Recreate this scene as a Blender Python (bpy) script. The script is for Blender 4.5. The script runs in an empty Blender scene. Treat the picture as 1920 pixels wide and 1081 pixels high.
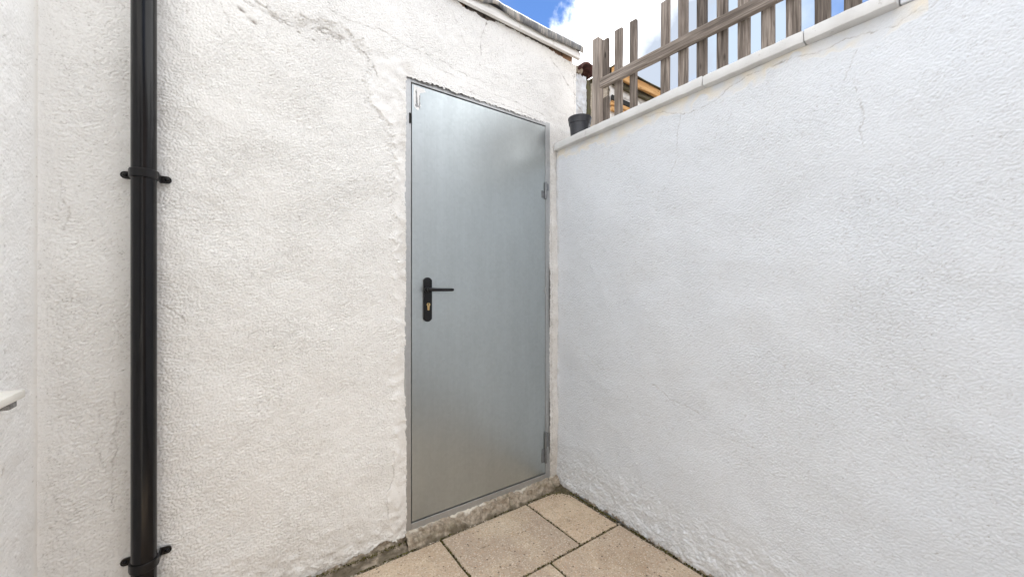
import bpy, bmesh, math, random
import numpy as np
from mathutils import Vector, Matrix, noise as mnoise

# ------------------------------------------------------------------ camera, sky, sun, exposure
S = bpy.context.scene
C = S.collection
cam_d = bpy.data.cameras.new('camera')
cam = bpy.data.objects.new('camera', cam_d); C.objects.link(cam)
cam.location = (-0.6476, -1.6849, 1.155)
cam.rotation_euler = (math.radians(90), 0, math.radians(-35.722))
cam_d.sensor_width = 36.0
cam_d.lens = 36.0 * 717.0 / 1920.0
cam_d.clip_start = 0.02; cam_d.clip_end = 3000
S.camera = cam

SUN_EL, SUN_AZ = 62.0, 46.0             # azimuth from +Y clockwise: the sun stands high behind the outbuilding, the yard corner is in its shade
SKY, EXPO = 0.050, 2.06
CLOUD = 0.80
S.view_settings.view_transform = 'Standard'
S.view_settings.look = 'None'
S.view_settings.gamma = 1.0
S.view_settings.use_curve_mapping = False
S.view_settings.exposure = EXPO

sd = bpy.data.lights.new('sun', 'SUN'); sd.energy = 2.6; sd.angle = math.radians(0.5); sd.color = (1.0, 0.965, 0.91)
sun = bpy.data.objects.new('sun', sd); C.objects.link(sun)
_a, _e = math.radians(SUN_AZ), math.radians(SUN_EL)
sdir = Vector((math.sin(_a)*math.cos(_e), math.cos(_a)*math.cos(_e), math.sin(_e)))
sun.rotation_euler = (-sdir).to_track_quat('-Z', 'Y').to_euler()
sun.location = sdir*30

W = bpy.data.worlds.new('World'); S.world = W; W.use_nodes = True
def build_world():
    nt = W.node_tree; nt.nodes.clear()
    N, L = nt.nodes.new, nt.links.new
    out = N('ShaderNodeOutputWorld')
    sky = N('ShaderNodeTexSky'); sky.sky_type = 'NISHITA'; sky.sun_disc = False
    sky.sun_elevation = _e; sky.sun_rotation = _a
    sky.air_density = 0.75; sky.dust_density = 0.0; sky.ozone_density = 10.0
    b1 = N('ShaderNodeBackground'); b1.inputs['Strength'].default_value = SKY
    L(sky.outputs[0], b1.inputs['Color'])
    b2 = N('ShaderNodeBackground'); b2.inputs['Strength'].default_value = CLOUD
    tc = N('ShaderNodeTexCoord')
    nrm = N('ShaderNodeVectorMath'); nrm.operation = 'NORMALIZE'; L(tc.outputs['Generated'], nrm.inputs[0])
    # billowing noise on the sky direction
    n1 = N('ShaderNodeTexNoise'); n1.inputs['Scale'].default_value = 7.0; n1.inputs['Detail'].default_value = 10; n1.inputs['Roughness'].default_value = 0.56
    L(nrm.outputs[0], n1.inputs['Vector'])
    n2 = N('ShaderNodeTexNoise'); n2.inputs['Scale'].default_value = 2.1; n2.inputs['Detail'].default_value = 3
    L(nrm.outputs[0], n2.inputs['Vector'])
    def math_(op, a, b=None, c=None, clamp=False):
        m = N('ShaderNodeMath'); m.operation = op; m.use_clamp = clamp
        for i, v in enumerate((a, b, c)):
            if v is None: continue
            if isinstance(v, (int, float)): m.inputs[i].default_value = v
            else: L(v, m.inputs[i])
        return m.outputs[0]
    def blob(d, r, gain):                # a cumulus round one sky direction
        d = Vector(d).normalized()
        dist = N('ShaderNodeVectorMath'); dist.operation = 'DISTANCE'
        L(nrm.outputs[0], dist.inputs[0]); dist.inputs[1].default_value = d
        return math_('MULTIPLY', math_('SUBTRACT', 1.0, math_('DIVIDE', dist.outputs['Value'], r)), gain)
    cum = None
    for d, r, g in [((0.833, 0.633, 0.600), 0.17, 1.15), ((0.889, 0.592, 0.713), 0.12, 0.9), ((0.9, -0.5, 0.6), 0.5, 1.0), ((1.0, -0.25, 0.42), 0.36, 1.3), ((-0.9, 0.1, 0.75), 0.42, 0.7), ((0.15, -0.35, 1.0), 0.45, 0.9), ((0.6, -0.7, 0.5), 0.4, 0.7),  # out-of-view clouds at +X and overhead are added to light the walls
                    ((-0.5, 0.8, 0.6), 0.3, 0.7), ((0.9, -0.15, 0.9), 0.34, 0.7), ((-0.3, -0.6, 0.9), 0.35, 0.7), ((0.2, 0.1, 1.0), 0.22, 0.6)]:
        b = blob(d, r, g)
        cum = b if cum is None else math_('MAXIMUM', cum, b)
    cover = math_('MULTIPLY', math_('SUBTRACT', n2.outputs['Fac'], 0.47), 3.2)   # scattered cumulus everywhere
    cover = math_('SUBTRACT', cover, math_('MULTIPLY', math_('MAXIMUM', blob((0.62, 0.80, 0.72), 0.42, 1.0), 0.0), 3.0))
    cover = math_('SUBTRACT', cover, math_('MULTIPLY', math_('MAXIMUM', blob((0.834, 0.22, 0.488), 0.42, 1.0), 0.0), 3.0))
    v = math_('ADD', math_('MAXIMUM', math_('MAXIMUM', math_('MINIMUM', cover, 0.6), cum), -0.7), math_('MULTIPLY', math_('SUBTRACT', n1.outputs['Fac'], 0.5), 1.55))
    mr = N('ShaderNodeMapRange'); mr.interpolation_type = 'SMOOTHSTEP'
    mr.inputs['From Min'].default_value = 0.0; mr.inputs['From Max'].default_value = 0.30
    L(v, mr.inputs['Value'])
    # thin high veil
    veil = N('ShaderNodeMapRange'); veil.inputs['From Min'].default_value = 0.52; veil.inputs['From Max'].default_value = 0.75
    veil.inputs['To Max'].default_value = 0.6
    L(n2.outputs['Fac'], veil.inputs['Value'])
    thin = math_('MAXIMUM', veil.outputs[0], math_('MULTIPLY', math_('MAXIMUM', blob((0.83, 0.36, 0.47), 0.30, 1.6), 0.0),
                 math_('SUBTRACT', math_('MULTIPLY', n1.outputs['Fac'], 2.6), 0.55)), clamp=True)
    b3 = N('ShaderNodeBackground'); b3.inputs['Color'].default_value = (0.17, 0.205, 0.25, 1)
    mx0 = N('ShaderNodeMixShader'); L(thin, mx0.inputs[0]); L(b1.outputs[0], mx0.inputs[1]); L(b3.outputs[0], mx0.inputs[2])
    mask = mr.outputs[0]
    # cloud tone: bright tops, bluish grey hearts
    cr = N('ShaderNodeValToRGB'); cr.color_ramp.elements[0].position = 0.40; cr.color_ramp.elements[0].color = (1.0, 1.0, 1.0, 1)
    cr.color_ramp.elements[1].position = 0.60; cr.color_ramp.elements[1].color = (0.20, 0.225, 0.265, 1)
    n3 = N('ShaderNodeTexNoise'); n3.inputs['Scale'].default_value = 4.3; n3.inputs['Detail'].default_value = 6; L(nrm.outputs[0], n3.inputs['Vector'])
    L(math_('ADD', math_('MULTIPLY', n3.outputs['Fac'], 0.8), math_('MULTIPLY', math_('MAXIMUM', blob((0.94, 0.50, 0.55), 0.24, 0.36), 0.0), 1.0)), cr.inputs['Fac'])
    L(cr.outputs[0], b2.inputs['Color'])
    mix = N('ShaderNodeMixShader'); L(mask, mix.inputs[0]); L(mx0.outputs[0], mix.inputs[1]); L(b2.outputs[0], mix.inputs[2])
    L(mix.outputs[0], out.inputs['Surface'])
build_world()

random.seed(7)
RNG = np.random.default_rng(11)

# ------------------------------------------------------------------ object helpers
def empty(name, label, cat, loc=(0, 0, 0), group=None):
    o = bpy.data.objects.new(name, None); C.objects.link(o); o.location = loc
    o.empty_display_size = 0.1
    return tag(o, label, cat, group)
def tag(o, label=None, cat=None, group=None, kind=None):
    for k, v in (('label', label), ('category', cat), ('group', group), ('kind', kind)):
        if v: o[k] = v
    return o
def link(name, me, mat, parent=None, smooth=False):
    if mat is not None:
        me.materials.clear(); me.materials.append(mat)
    if smooth:
        me.polygons.foreach_set('use_smooth', [True]*len(me.polygons))
    o = bpy.data.objects.new(name, me); C.objects.link(o)
    if parent is not None:
        o.parent = parent
        o.matrix_parent_inverse = Matrix.Translation(-Vector(parent.location)) if parent.parent is None else Matrix.Identity(4)
    return o
def from_bm(name, bm, mat, parent=None, smooth=False):
    bmesh.ops.recalc_face_normals(bm, faces=bm.faces[:])
    me = bpy.data.meshes.new(name); bm.to_mesh(me); bm.free()
    return link(name, me, mat, parent, smooth)
def box(bm, x0, x1, y0, y1, z0, z1, bevel=0.0, seg=2):
    r = bmesh.ops.create_cube(bm, size=1.0)
    vs = r['verts']
    for v in vs:
        v.co = Vector((x0 + (v.co.x+.5)*(x1-x0), y0 + (v.co.y+.5)*(y1-y0), z0 + (v.co.z+.5)*(z1-z0)))
    if bevel > 0:
        es = list({e for v in vs for e in v.link_edges})
        bmesh.ops.bevel(bm, geom=es, offset=bevel, segments=seg, profile=0.5, affect='EDGES')
    return bm
def box_obj(name, b, mat, parent=None, bevel=0.0, seg=2):
    return from_bm(name, box(bmesh.new(), *b, bevel=bevel, seg=seg), mat, parent)
def rough_box(name, b, mat, parent, cell=0.03, amp=0.003, freq=18.0, edge=0.006, seed=0.0):
    """a worn block: subdivided box with rounded, uneven edges"""
    x0, x1, y0, y1, z0, z1 = b
    bm = bmesh.new(); box(bm, *b, bevel=edge, seg=2)
    for ax in range(3):
        ln = (x1-x0, y1-y0, z1-z0)[ax]; n = int(ln/cell)
        for k in range(1, n):
            co = [(x0+x1)/2, (y0+y1)/2, (z0+z1)/2]; co[ax] = (x0, y0, z0)[ax] + ln*k/n
            no = [0, 0, 0]; no[ax] = 1
            bmesh.ops.bisect_plane(bm, geom=bm.verts[:]+bm.edges[:]+bm.faces[:], plane_co=co, plane_no=no)
    for v in bm.verts:
        p = v.co*freq + Vector((seed*13.1, seed*7.7, seed*3.3))
        v.co += Vector((mnoise.noise(p), mnoise.noise(p+Vector((31, 0, 0))), mnoise.noise(p+Vector((0, 57, 0)))))*amp
    o = from_bm(name, bm, mat, parent, smooth=True); o.data.set_sharp_from_angle(angle=math.radians(28)); return o
def lathe(bm, prof, cx, cy, n=32, ax='Z'):
    """profile of (r, z)"""
    rings = []
    for r, z in prof:
        rings.append([bm.verts.new((cx+r*math.cos(2*math.pi*k/n), cy+r*math.sin(2*math.pi*k/n), z)) for k in range(n)])
    for a, b in zip(rings, rings[1:]):
        for k in range(n):
            bm.faces.new((a[k], a[(k+1) % n], b[(k+1) % n], b[k]))
    return rings
def prism(bm, pts, y0, y1):
    """outline in X,Z pulled along Y"""
    a = [bm.verts.new((x, y0, z)) for x, z in pts]; b = [bm.verts.new((x, y1, z)) for x, z in pts]
    bm.faces.new(a); bm.faces.new(b[::-1])
    n = len(pts)
    for k in range(n):
        bm.faces.new((a[k], a[(k+1) % n], b[(k+1) % n], b[k]))
def np_mesh(name, V, F, attrs=None):
    me = bpy.data.meshes.new(name)
    me.vertices.add(len(V)); me.vertices.foreach_set('co', np.ascontiguousarray(V, dtype=np.float32).ravel())
    nf = len(F)
    me.loops.add(nf*4); me.loops.foreach_set('vertex_index', np.ascontiguousarray(F, dtype=np.int32).ravel())
    me.polygons.add(nf); me.polygons.foreach_set('loop_start', np.arange(nf, dtype=np.int32)*4)
    me.polygons.foreach_set('use_smooth', np.ones(nf, dtype=bool))
    for k, a in (attrs or {}).items():
        at = me.attributes.new(k, 'FLOAT', 'POINT'); at.data.foreach_set('value', np.ascontiguousarray(a, dtype=np.float32).ravel())
    me.update(calc_edges=True); me.validate()
    return me

# ------------------------------------------------------------------ relief noise (numpy)
def freq(n, m, step):
    return np.meshgrid(np.fft.fftfreq(n, step), np.fft.fftfreq(m, step), indexing='ij')
def filt(n, m, G):
    w = np.fft.fft2(RNG.standard_normal((n, m)))
    f = np.real(np.fft.ifft2(w*G)); return f/(f.std()+1e-9)
def soft(n, m, step, scale):
    a, b = freq(n, m, step); return filt(n, m, np.exp(-(a*a+b*b)*(scale*2.2)**2))
def strokes(n, m, step, lam, length, mean, spread, k=9, iso=0.75):
    """short brush strokes whose direction drifts over the wall"""
    a, b = freq(n, m, step)
    ang = mean + spread*soft(n, m, step, 0.12) + 0.9*soft(n, m, step, 0.014)
    out = np.zeros((n, m)); wsum = np.zeros((n, m))
    for i in range(k):
        th = math.pi*i/k                                   # stroke direction
        u = a*math.cos(th)+b*math.sin(th); v = -a*math.sin(th)+b*math.cos(th)
        G = np.exp(-(u*length*1.6)**2)*(np.exp(-((np.abs(v)-1/lam)*lam*1.5)**2))
        w = np.exp(4.0*(np.cos(2*(ang-th))-1))
        out += w*filt(n, m, G); wsum += w*w
    r = np.hypot(a, b); dab = filt(n, m, np.exp(-((r-0.8/lam)*lam*1.6)**2))
    fine = filt(n, m, np.exp(-((r-1.35/lam)*lam*1.3)**2))
    out = out/np.sqrt(wsum)*(0.55+0.45*np.clip(soft(n, m, step, 0.02), -1, 1.6))+iso*dab+0.35*fine
    flake = filt(n, m, np.exp(-(r*lam*0.85)**2)); out = out+0.9*np.clip(flake-1.2, 0, 1.5)
    return out/out.std()*1.1
def dist_path(U, V, path):
    d = np.full(U.shape, 1e9)
    for (x0, y0), (x1, y1) in zip(path, path[1:]):
        dx, dy = x1-x0, y1-y0; L2 = dx*dx+dy*dy+1e-12
        t = np.clip(((U-x0)*dx+(V-y0)*dy)/L2, 0, 1)
        d = np.minimum(d, np.hypot(U-x0-t*dx, V-y0-t*dy))
    return d
def sstep(a, b, x):
    t = np.clip((x-a)/(b-a), 0, 1); return t*t*(3-2*t)

# ------------------------------------------------------------------ materials
class M_:
    def __init__(s, name):
        s.m = bpy.data.materials.new(name); s.m.use_nodes = True
        s.nt = s.m.node_tree; s.b = s.nt.nodes['Principled BSDF']
    def n(s, t, **kw):
        nd = s.nt.nodes.new(t)
        for k, v in kw.items():
            if k in nd.inputs: nd.inputs[k].default_value = v
            else: setattr(nd, k, v)
        return nd
    def l(s, a, b): s.nt.links.new(a, b)
    def coords(s, scale=(1, 1, 1), kind='Object', rand=False):
        tc = s.n('ShaderNodeTexCoord'); mp = s.n('ShaderNodeMapping'); mp.inputs['Scale'].default_value = scale
        s.l(tc.outputs[kind], mp.inputs['Vector'])
        if rand:
            oi = s.n('ShaderNodeObjectInfo'); ml = s.n('ShaderNodeMath', operation='MULTIPLY'); ml.inputs[1].default_value = 37.0
            s.l(oi.outputs['Random'], ml.inputs[0]); cb = s.n('ShaderNodeCombineXYZ')
            for k in 'XYZ': s.l(ml.outputs[0], cb.inputs[k])
            s.l(cb.outputs[0], mp.inputs['Location'])
        return mp.outputs[0]
    def noise(s, vec, scale, detail=4, rough=0.5, dist=0.0):
        nd = s.n('ShaderNodeTexNoise', Scale=scale, Detail=detail, Roughness=rough, Distortion=dist); s.l(vec, nd.inputs['Vector']); return nd.outputs['Fac']
    def ramp(s, fac, stops):
        r = s.n('ShaderNodeValToRGB'); e = r.color_ramp.elements
        while len(e) < len(stops): e.new(0.5)
        for k, (p, c) in enumerate(stops): e[k].position = p; e[k].color = (*c, 1) if len(c) == 3 else c
        s.l(fac, r.inputs['Fac']); return r.outputs['Color']
    def rng(s, v, a, b, c=0.0, d=1.0):
        r = s.n('ShaderNodeMapRange'); r.inputs['From Min'].default_value = a; r.inputs['From Max'].default_value = b
        r.inputs['To Min'].default_value = c; r.inputs['To Max'].default_value = d
        s.l(v, r.inputs['Value']); return r.outputs[0]
    def math(s, op, a, b):
        m = s.n('ShaderNodeMath', operation=op)
        for i, v in enumerate((a, b)):
            if isinstance(v, (int, float)): m.inputs[i].default_value = v
            else: s.l(v, m.inputs[i])
        return m.outputs[0]
    def mix(s, fac, a, b, mode='MIX'):
        m = s.n('ShaderNodeMix', data_type='RGBA', blend_type=mode)
        for sock, v in ((m.inputs[0], fac), (m.inputs[6], a), (m.inputs[7], b)):
            if isinstance(v, (int, float)): sock.default_value = v
            elif isinstance(v, tuple): sock.default_value = (*v, 1) if len(v) == 3 else v
            else: s.l(v, sock)
        return m.outputs[2]
    def attr(s, name):
        a = s.n('ShaderNodeAttribute'); a.attribute_name = name; return a.outputs['Fac']
    def bump(s, h, strength, dist):
        b = s.n('ShaderNodeBump', Strength=strength, Distance=dist); s.l(h, b.inputs['Height']); s.l(b.outputs[0], s.b.inputs['Normal'])
    def out(s, color=None, rough=None, metal=None, spec=None):
        for key, v in (('Base Color', color), ('Roughness', rough), ('Metallic', metal), ('Specular IOR Level', spec)):
            if v is None: continue
            if isinstance(v, (int, float)): s.b.inputs[key].default_value = v
            elif isinstance(v, tuple): s.b.inputs[key].default_value = (*v, 1)
            else: s.l(v, s.b.inputs[key])
        return s.m

def plaster(name, base, warm, grain=1.0):
    m = M_(name); c = m.coords()
    big = m.noise(c, 2.3, 4, 0.6); mid = m.noise(c, 11, 5, 0.6); fine = m.noise(c, 260, 3, 0.6)
    col = m.mix(m.rng(big, 0.35, 0.68), base, warm)
    col = m.mix(m.rng(mid, 0.45, 0.75, 0, 0.2), col, tuple(v*0.95 for v in base))
    specks = m.n('ShaderNodeTexVoronoi', Scale=55.0); m.l(c, specks.inputs['Vector'])
    sp = m.math('MULTIPLY', m.rng(specks.outputs['Distance'], 0.035, 0.09, 1, 0), m.rng(m.noise(c, 9, 2), 0.58, 0.66, 0, 0.75))
    col = m.mix(sp, col, (0.28, 0.25, 0.22))
    col = m.mix(m.attr('cream'), col, (0.76, 0.69, 0.56))
    col = m.mix(m.attr('mud'), col, m.ramp(m.noise(c, 60, 5, 0.7), [(0.3, (0.13, 0.10, 0.065)), (0.55, (0.33, 0.27, 0.20)), (0.75, (0.50, 0.43, 0.34))]))
    col = m.mix(m.attr('crack'), col, (0.20, 0.165, 0.135))  # cracks and pits, plus shade painted into the plaster grooves
    m.bump(m.math('ADD', m.math('MULTIPLY', fine, 0.8), m.noise(c, 150, 4, 0.6)), 0.85*grain, 0.0018)
    return m.out(col, 0.86, spec=0.3)
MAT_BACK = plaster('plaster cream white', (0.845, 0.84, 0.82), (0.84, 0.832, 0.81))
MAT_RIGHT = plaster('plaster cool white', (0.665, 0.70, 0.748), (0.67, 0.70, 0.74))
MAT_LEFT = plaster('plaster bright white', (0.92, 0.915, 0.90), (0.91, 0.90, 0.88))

def galvanised(name, rough0, tint):
    m = M_(name)
    v = m.coords((260, 260, 2.2)); w = m.coords((9, 9, 2.5)); c = m.coords()
    streak = m.noise(v, 1.0, 4, 0.6); cloud = m.noise(w, 1.0, 4, 0.6); sp = m.n('ShaderNodeTexVoronoi', Scale=70.0); m.l(c, sp.inputs['Vector'])
    sh = m.n('ShaderNodeSeparateColor'); m.l(sp.outputs['Color'], sh.inputs[0])
    f = m.math('ADD', m.math('MULTIPLY', streak, 0.30), m.math('ADD', m.math('MULTIPLY', cloud, 0.55), m.math('MULTIPLY', sh.outputs[0], 0.15)))
    col = m.mix(m.rng(f, 0.35, 0.75), tuple(t*0.86 for t in tint), tint)
    r = m.rng(f, 0.3, 0.8, rough0+0.05, rough0-0.05)
    m.bump(m.math('ADD', m.math('MULTIPLY', streak, 0.5), m.math('MULTIPLY', m.noise(c, 2.2, 2), 8.0)), 0.10, 0.0015)
    return m.out(col, r, 0.9)
MAT_DOOR = galvanised('galvanised door sheet', 0.33, (0.515, 0.56, 0.57))
MAT_FRAME = galvanised('galvanised frame', 0.5, (0.55, 0.56, 0.565))

def simple(name, col, rough, metal=0.0, spec=0.5, var=0.15, scale=40, bump=0.0):
    m = M_(name); c = m.coords(rand=True); n = m.noise(c, scale, 5, 0.6)
    k = m.mix(m.rng(n, 0.3, 0.7), tuple(v*(1-var) for v in col), tuple(min(1, v*(1+var)) for v in col))
    if bump: m.bump(n, bump, 0.002)
    return m.out(k, rough, metal, spec)
MAT_PIPE = simple('black pipe paint', (0.006, 0.006, 0.007), 0.19, spec=0.28, var=0.2, scale=25)
MAT_BLACK = simple('black lever plastic', (0.006, 0.006, 0.007), 0.32, spec=0.3)
MAT_BRASS = simple('brass cylinder', (0.62, 0.44, 0.20), 0.35, 0.9)
MAT_DARK = simple('dark gap', (0.012, 0.011, 0.010), 0.9)  # near-black colour stands in for the shade inside gaps and holes
MAT_POT = simple('dark pot plastic', (0.032, 0.035, 0.043), 0.42, var=0.1)
MAT_GLASS = simple('window glass', (0.05, 0.06, 0.07), 0.04, spec=0.8, var=0.02)
MAT_WHITE = simple('white sill paint', (0.80, 0.78, 0.72), 0.55, var=0.06, scale=18)
MAT_GROUND = simple('bare ground', (0.13, 0.11, 0.085), 0.95, var=0.3, scale=3, bump=0.4)
MAT_ROOFFELT = simple('roof felt', (0.09, 0.09, 0.095), 0.85, var=0.3, scale=20, bump=0.3)
MAT_RESIDUE = simple('white tape residue', (0.80, 0.80, 0.79), 0.6, var=0.08, scale=90)
MAT_SCUFF = simple('grey scuff', (0.30, 0.30, 0.30), 0.6, 0.3, var=0.4, scale=120)

def fascia_mat():
    m = M_('fascia paint'); c = m.coords((6, 60, 60)); d = m.coords()
    n = m.noise(c, 1.0, 5, 0.65); k = m.noise(d, 14, 5, 0.7)
    col = m.mix(m.rng(n, 0.35, 0.7), (0.70, 0.685, 0.65), (0.84, 0.83, 0.80))
    col = m.mix(m.rng(k, 0.62, 0.72, 0, 0.6), col, (0.36, 0.31, 0.25))
    m.bump(n, 0.4, 0.002); return m.out(col, 0.6)
MAT_FASCIA = fascia_mat()
def lead_mat():
    m = M_('weathered lead'); c = m.coords((19, 5, 5)); d = m.coords((1, 1, 1)); e = m.coords((95, 14, 14))
    n = m.noise(c, 1.0, 5, 0.7); k = m.noise(d, 16, 4, 0.6); f = m.noise(e, 1.0, 3, 0.6)
    col = m.ramp(m.math('ADD', m.math('MULTIPLY', n, 0.6), m.math('MULTIPLY', m.math('ADD', k, f), 0.22)),
                 [(0.40, (0.05, 0.052, 0.054)), (0.48, (0.12, 0.122, 0.126)), (0.545, (0.22, 0.215, 0.20)), (0.62, (0.40, 0.36, 0.31))])
    m.bump(k, 0.35, 0.006); return m.out(col, 0.62, 0.15)
MAT_LEAD = lead_mat()
def wood_mat(name, dark, mid, light, green=0.0):
    m = M_(name); c = m.coords((70, 70, 3.2), rand=True); d = m.coords((14, 14, 2.2), rand=True); e = m.coords((260, 260, 9), rand=True)
    g = m.noise(c, 1.0, 5, 0.65, 0.6); b = m.noise(d, 1.0, 3, 0.5); f = m.noise(e, 1.0, 3, 0.6)
    mix = m.math('ADD', m.math('MULTIPLY', g, 0.55), m.math('ADD', m.math('MULTIPLY', b, 0.3), m.math('MULTIPLY', f, 0.2)))
    oi = m.n('ShaderNodeObjectInfo')
    mix = m.math('ADD', mix, m.rng(oi.outputs['Random'], 0, 1, -0.06, 0.06))
    col = m.ramp(mix, [(0.40, dark), (0.53, mid), (0.66, light)])
    kn = m.n('ShaderNodeTexVoronoi', Scale=1.0); m.l(m.coords((20, 20, 7), rand=True), kn.inputs['Vector'])
    col = m.mix(m.rng(kn.outputs['Distance'], 0.07, 0.16, 0.8, 0), col, tuple(v*0.35 for v in dark))
    if green: col = m.mix(m.rng(m.noise(m.coords(), 26, 4), 0.45, 0.65, 0, green), col, (0.10, 0.11, 0.035))
    m.bump(m.math('ADD', g, m.math('MULTIPLY', f, 0.7)), 0.55, 0.0025); return m.out(col, 0.85, spec=0.25)
MAT_WOOD = wood_mat('weathered fence wood', (0.05, 0.040, 0.033), (0.155, 0.128, 0.108), (0.35, 0.30, 0.26))
MAT_RAIL = wood_mat('weathered rail wood', (0.075, 0.06, 0.05), (0.20, 0.168, 0.143), (0.42, 0.365, 0.32))
MAT_OLDWOOD = wood_mat('mossy old timber', (0.03, 0.024, 0.016), (0.085, 0.07, 0.045), (0.18, 0.15, 0.10), 0.5)
MAT_ORANGE = wood_mat('orange board', (0.36, 0.17, 0.055), (0.55, 0.31, 0.12), (0.68, 0.45, 0.22))  # plain orange tone for the neighbour's boards
def slab_mat():
    m = M_('buff paving'); c = m.coords(rand=True); g = m.coords()
    big = m.noise(g, 3.0, 4, 0.6); mid = m.noise(c, 22, 5, 0.65)
    col = m.mix(m.rng(mid, 0.3, 0.7), (0.46, 0.35, 0.25), (0.66, 0.52, 0.385))
    col = m.mix(m.rng(big, 0.38, 0.66, 0, 0.55), col, (0.55, 0.44, 0.32))
    oi = m.n('ShaderNodeObjectInfo')
    col = m.mix(m.rng(oi.outputs['Random'], 0, 1, 0.0, 0.75), col, (0.42, 0.34, 0.27))
    stain = m.rng(m.noise(g, 5.5, 5, 0.65, 0.4), 0.52, 0.68, 0, 0.5); col = m.mix(stain, col, (0.40, 0.30, 0.20))
    worn = m.rng(m.noise(m.coords((1, 1, 1), rand=True), 4.0, 4, 0.6), 0.52, 0.7, 0, 0.45); col = m.mix(worn, col, (0.74, 0.62, 0.46))
    v1 = m.n('ShaderNodeTexVoronoi', Scale=210.0); m.l(c, v1.inputs['Vector'])
    s1 = m.n('ShaderNodeSeparateColor'); m.l(v1.outputs['Color'], s1.inputs[0])
    col = m.mix(m.rng(s1.outputs[0], 0.80, 0.9, 0, 0.34), col, (0.15, 0.11, 0.08))
    col = m.mix(m.rng(s1.outputs[1], 0.84, 0.92, 0, 0.5), col, (0.78, 0.70, 0.58))
    col = m.mix(m.rng(s1.outputs[2], 0.84, 0.92, 0, 0.35), col, (0.52, 0.30, 0.17))
    v2 = m.n('ShaderNodeTexVoronoi', Scale=48.0); m.l(c, v2.inputs['Vector'])
    s2 = m.n('ShaderNodeSeparateColor'); m.l(v2.outputs['Color'], s2.inputs[0])
    dots = m.math('MULTIPLY', m.rng(v2.outputs['Distance'], 0.12, 0.26, 1, 0), m.rng(s2.outputs[0], 0.72, 0.76, 0, 0.85))
    col = m.mix(dots, col, (0.10, 0.075, 0.055))
    h = m.math('ADD', m.math('MULTIPLY', s1.outputs[1], 0.6), m.math('ADD', mid, m.math('MULTIPLY', dots, -0.8)))
    m.bump(h, 0.45, 0.0022); return m.out(col, 0.9, spec=0.25)
MAT_SLAB = slab_mat()
def mortar_mat(name, stops, scale, green):
    m = M_(name); c = m.coords(); n = m.noise(c, scale, 6, 0.7); k = m.noise(c, 16, 4, 0.6); f = m.noise(c, 320, 2)
    col = m.ramp(n, stops)
    col = m.mix(m.rng(k, 0.52, 0.66, 0, green), col, (0.105, 0.10, 0.035))
    col = m.mix(m.attr('paint'), col, (0.74, 0.70, 0.62))
    col = m.mix(m.attr('damp'), col, (0.085, 0.07, 0.045))
    m.bump(m.math('ADD', n, m.math('MULTIPLY', f, 0.5)), 0.6, 0.004); return m.out(col, 0.95, spec=0.2)
MAT_MORTAR = mortar_mat('old cement mortar', [(0.30, (0.20, 0.165, 0.125)), (0.52, (0.36, 0.305, 0.24)), (0.72, (0.52, 0.455, 0.37))], 55, 0.25)
MAT_JOINT = mortar_mat('mossy joint mortar', [(0.3, (0.05, 0.042, 0.028)), (0.55, (0.12, 0.10, 0.065)), (0.75, (0.26, 0.22, 0.16))], 70, 0.7)
def chips_mat(name, stops):
    m = M_(name); c = m.coords(); v = m.n('ShaderNodeTexVoronoi', Scale=130.0); m.l(c, v.inputs['Vector'])
    s = m.n('ShaderNodeSeparateColor'); m.l(v.outputs['Color'], s.inputs[0])
    return m.out(m.ramp(s.outputs[0], stops), 0.95, spec=0.2)
MAT_GRIT = chips_mat('grit', [(0.0, (0.05, 0.038, 0.024)), (0.45, (0.14, 0.11, 0.075)), (0.8, (0.32, 0.27, 0.2)), (0.97, (0.66, 0.6, 0.52))])
MAT_MOSS = chips_mat('moss', [(0.0, (0.025, 0.022, 0.010)), (0.5, (0.075, 0.068, 0.022)), (0.9, (0.15, 0.135, 0.045))])
def brick_mat():
    m = M_('old brick'); oi = m.n('ShaderNodeObjectInfo'); n = m.noise(m.coords(rand=True), 50, 5, 0.7)
    col = m.ramp(oi.outputs['Random'], [(0.0, (0.20, 0.17, 0.15)), (0.35, (0.30, 0.25, 0.215)), (0.55, (0.42, 0.24, 0.14)), (0.9, (0.50, 0.31, 0.19))])
    col = m.mix(m.rng(n, 0.35, 0.75, 0, 0.6), col, (0.14, 0.10, 0.08)); m.bump(n, 0.6, 0.004); return m.out(col, 0.95)
MAT_BRICK = brick_mat()
def tile_mat():
    m = M_('clay tile'); n = m.noise(m.coords(), 45, 5, 0.7)
    col = m.ramp(n, [(0.35, (0.03, 0.013, 0.012)), (0.58, (0.10, 0.036, 0.03)), (0.80, (0.27, 0.16, 0.11))]); m.bump(n, 0.6, 0.004); return m.out(col, 0.8)
MAT_TILE = tile_mat()

# ------------------------------------------------------------------ ground and paving (the setting)
bm = bmesh.new(); bmesh.ops.create_grid(bm, x_segments=8, y_segments=8, size=900)
for v in bm.verts: v.co.z = -0.075
tag(from_bm('ground', bm, MAT_GROUND), kind='structure')

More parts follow.
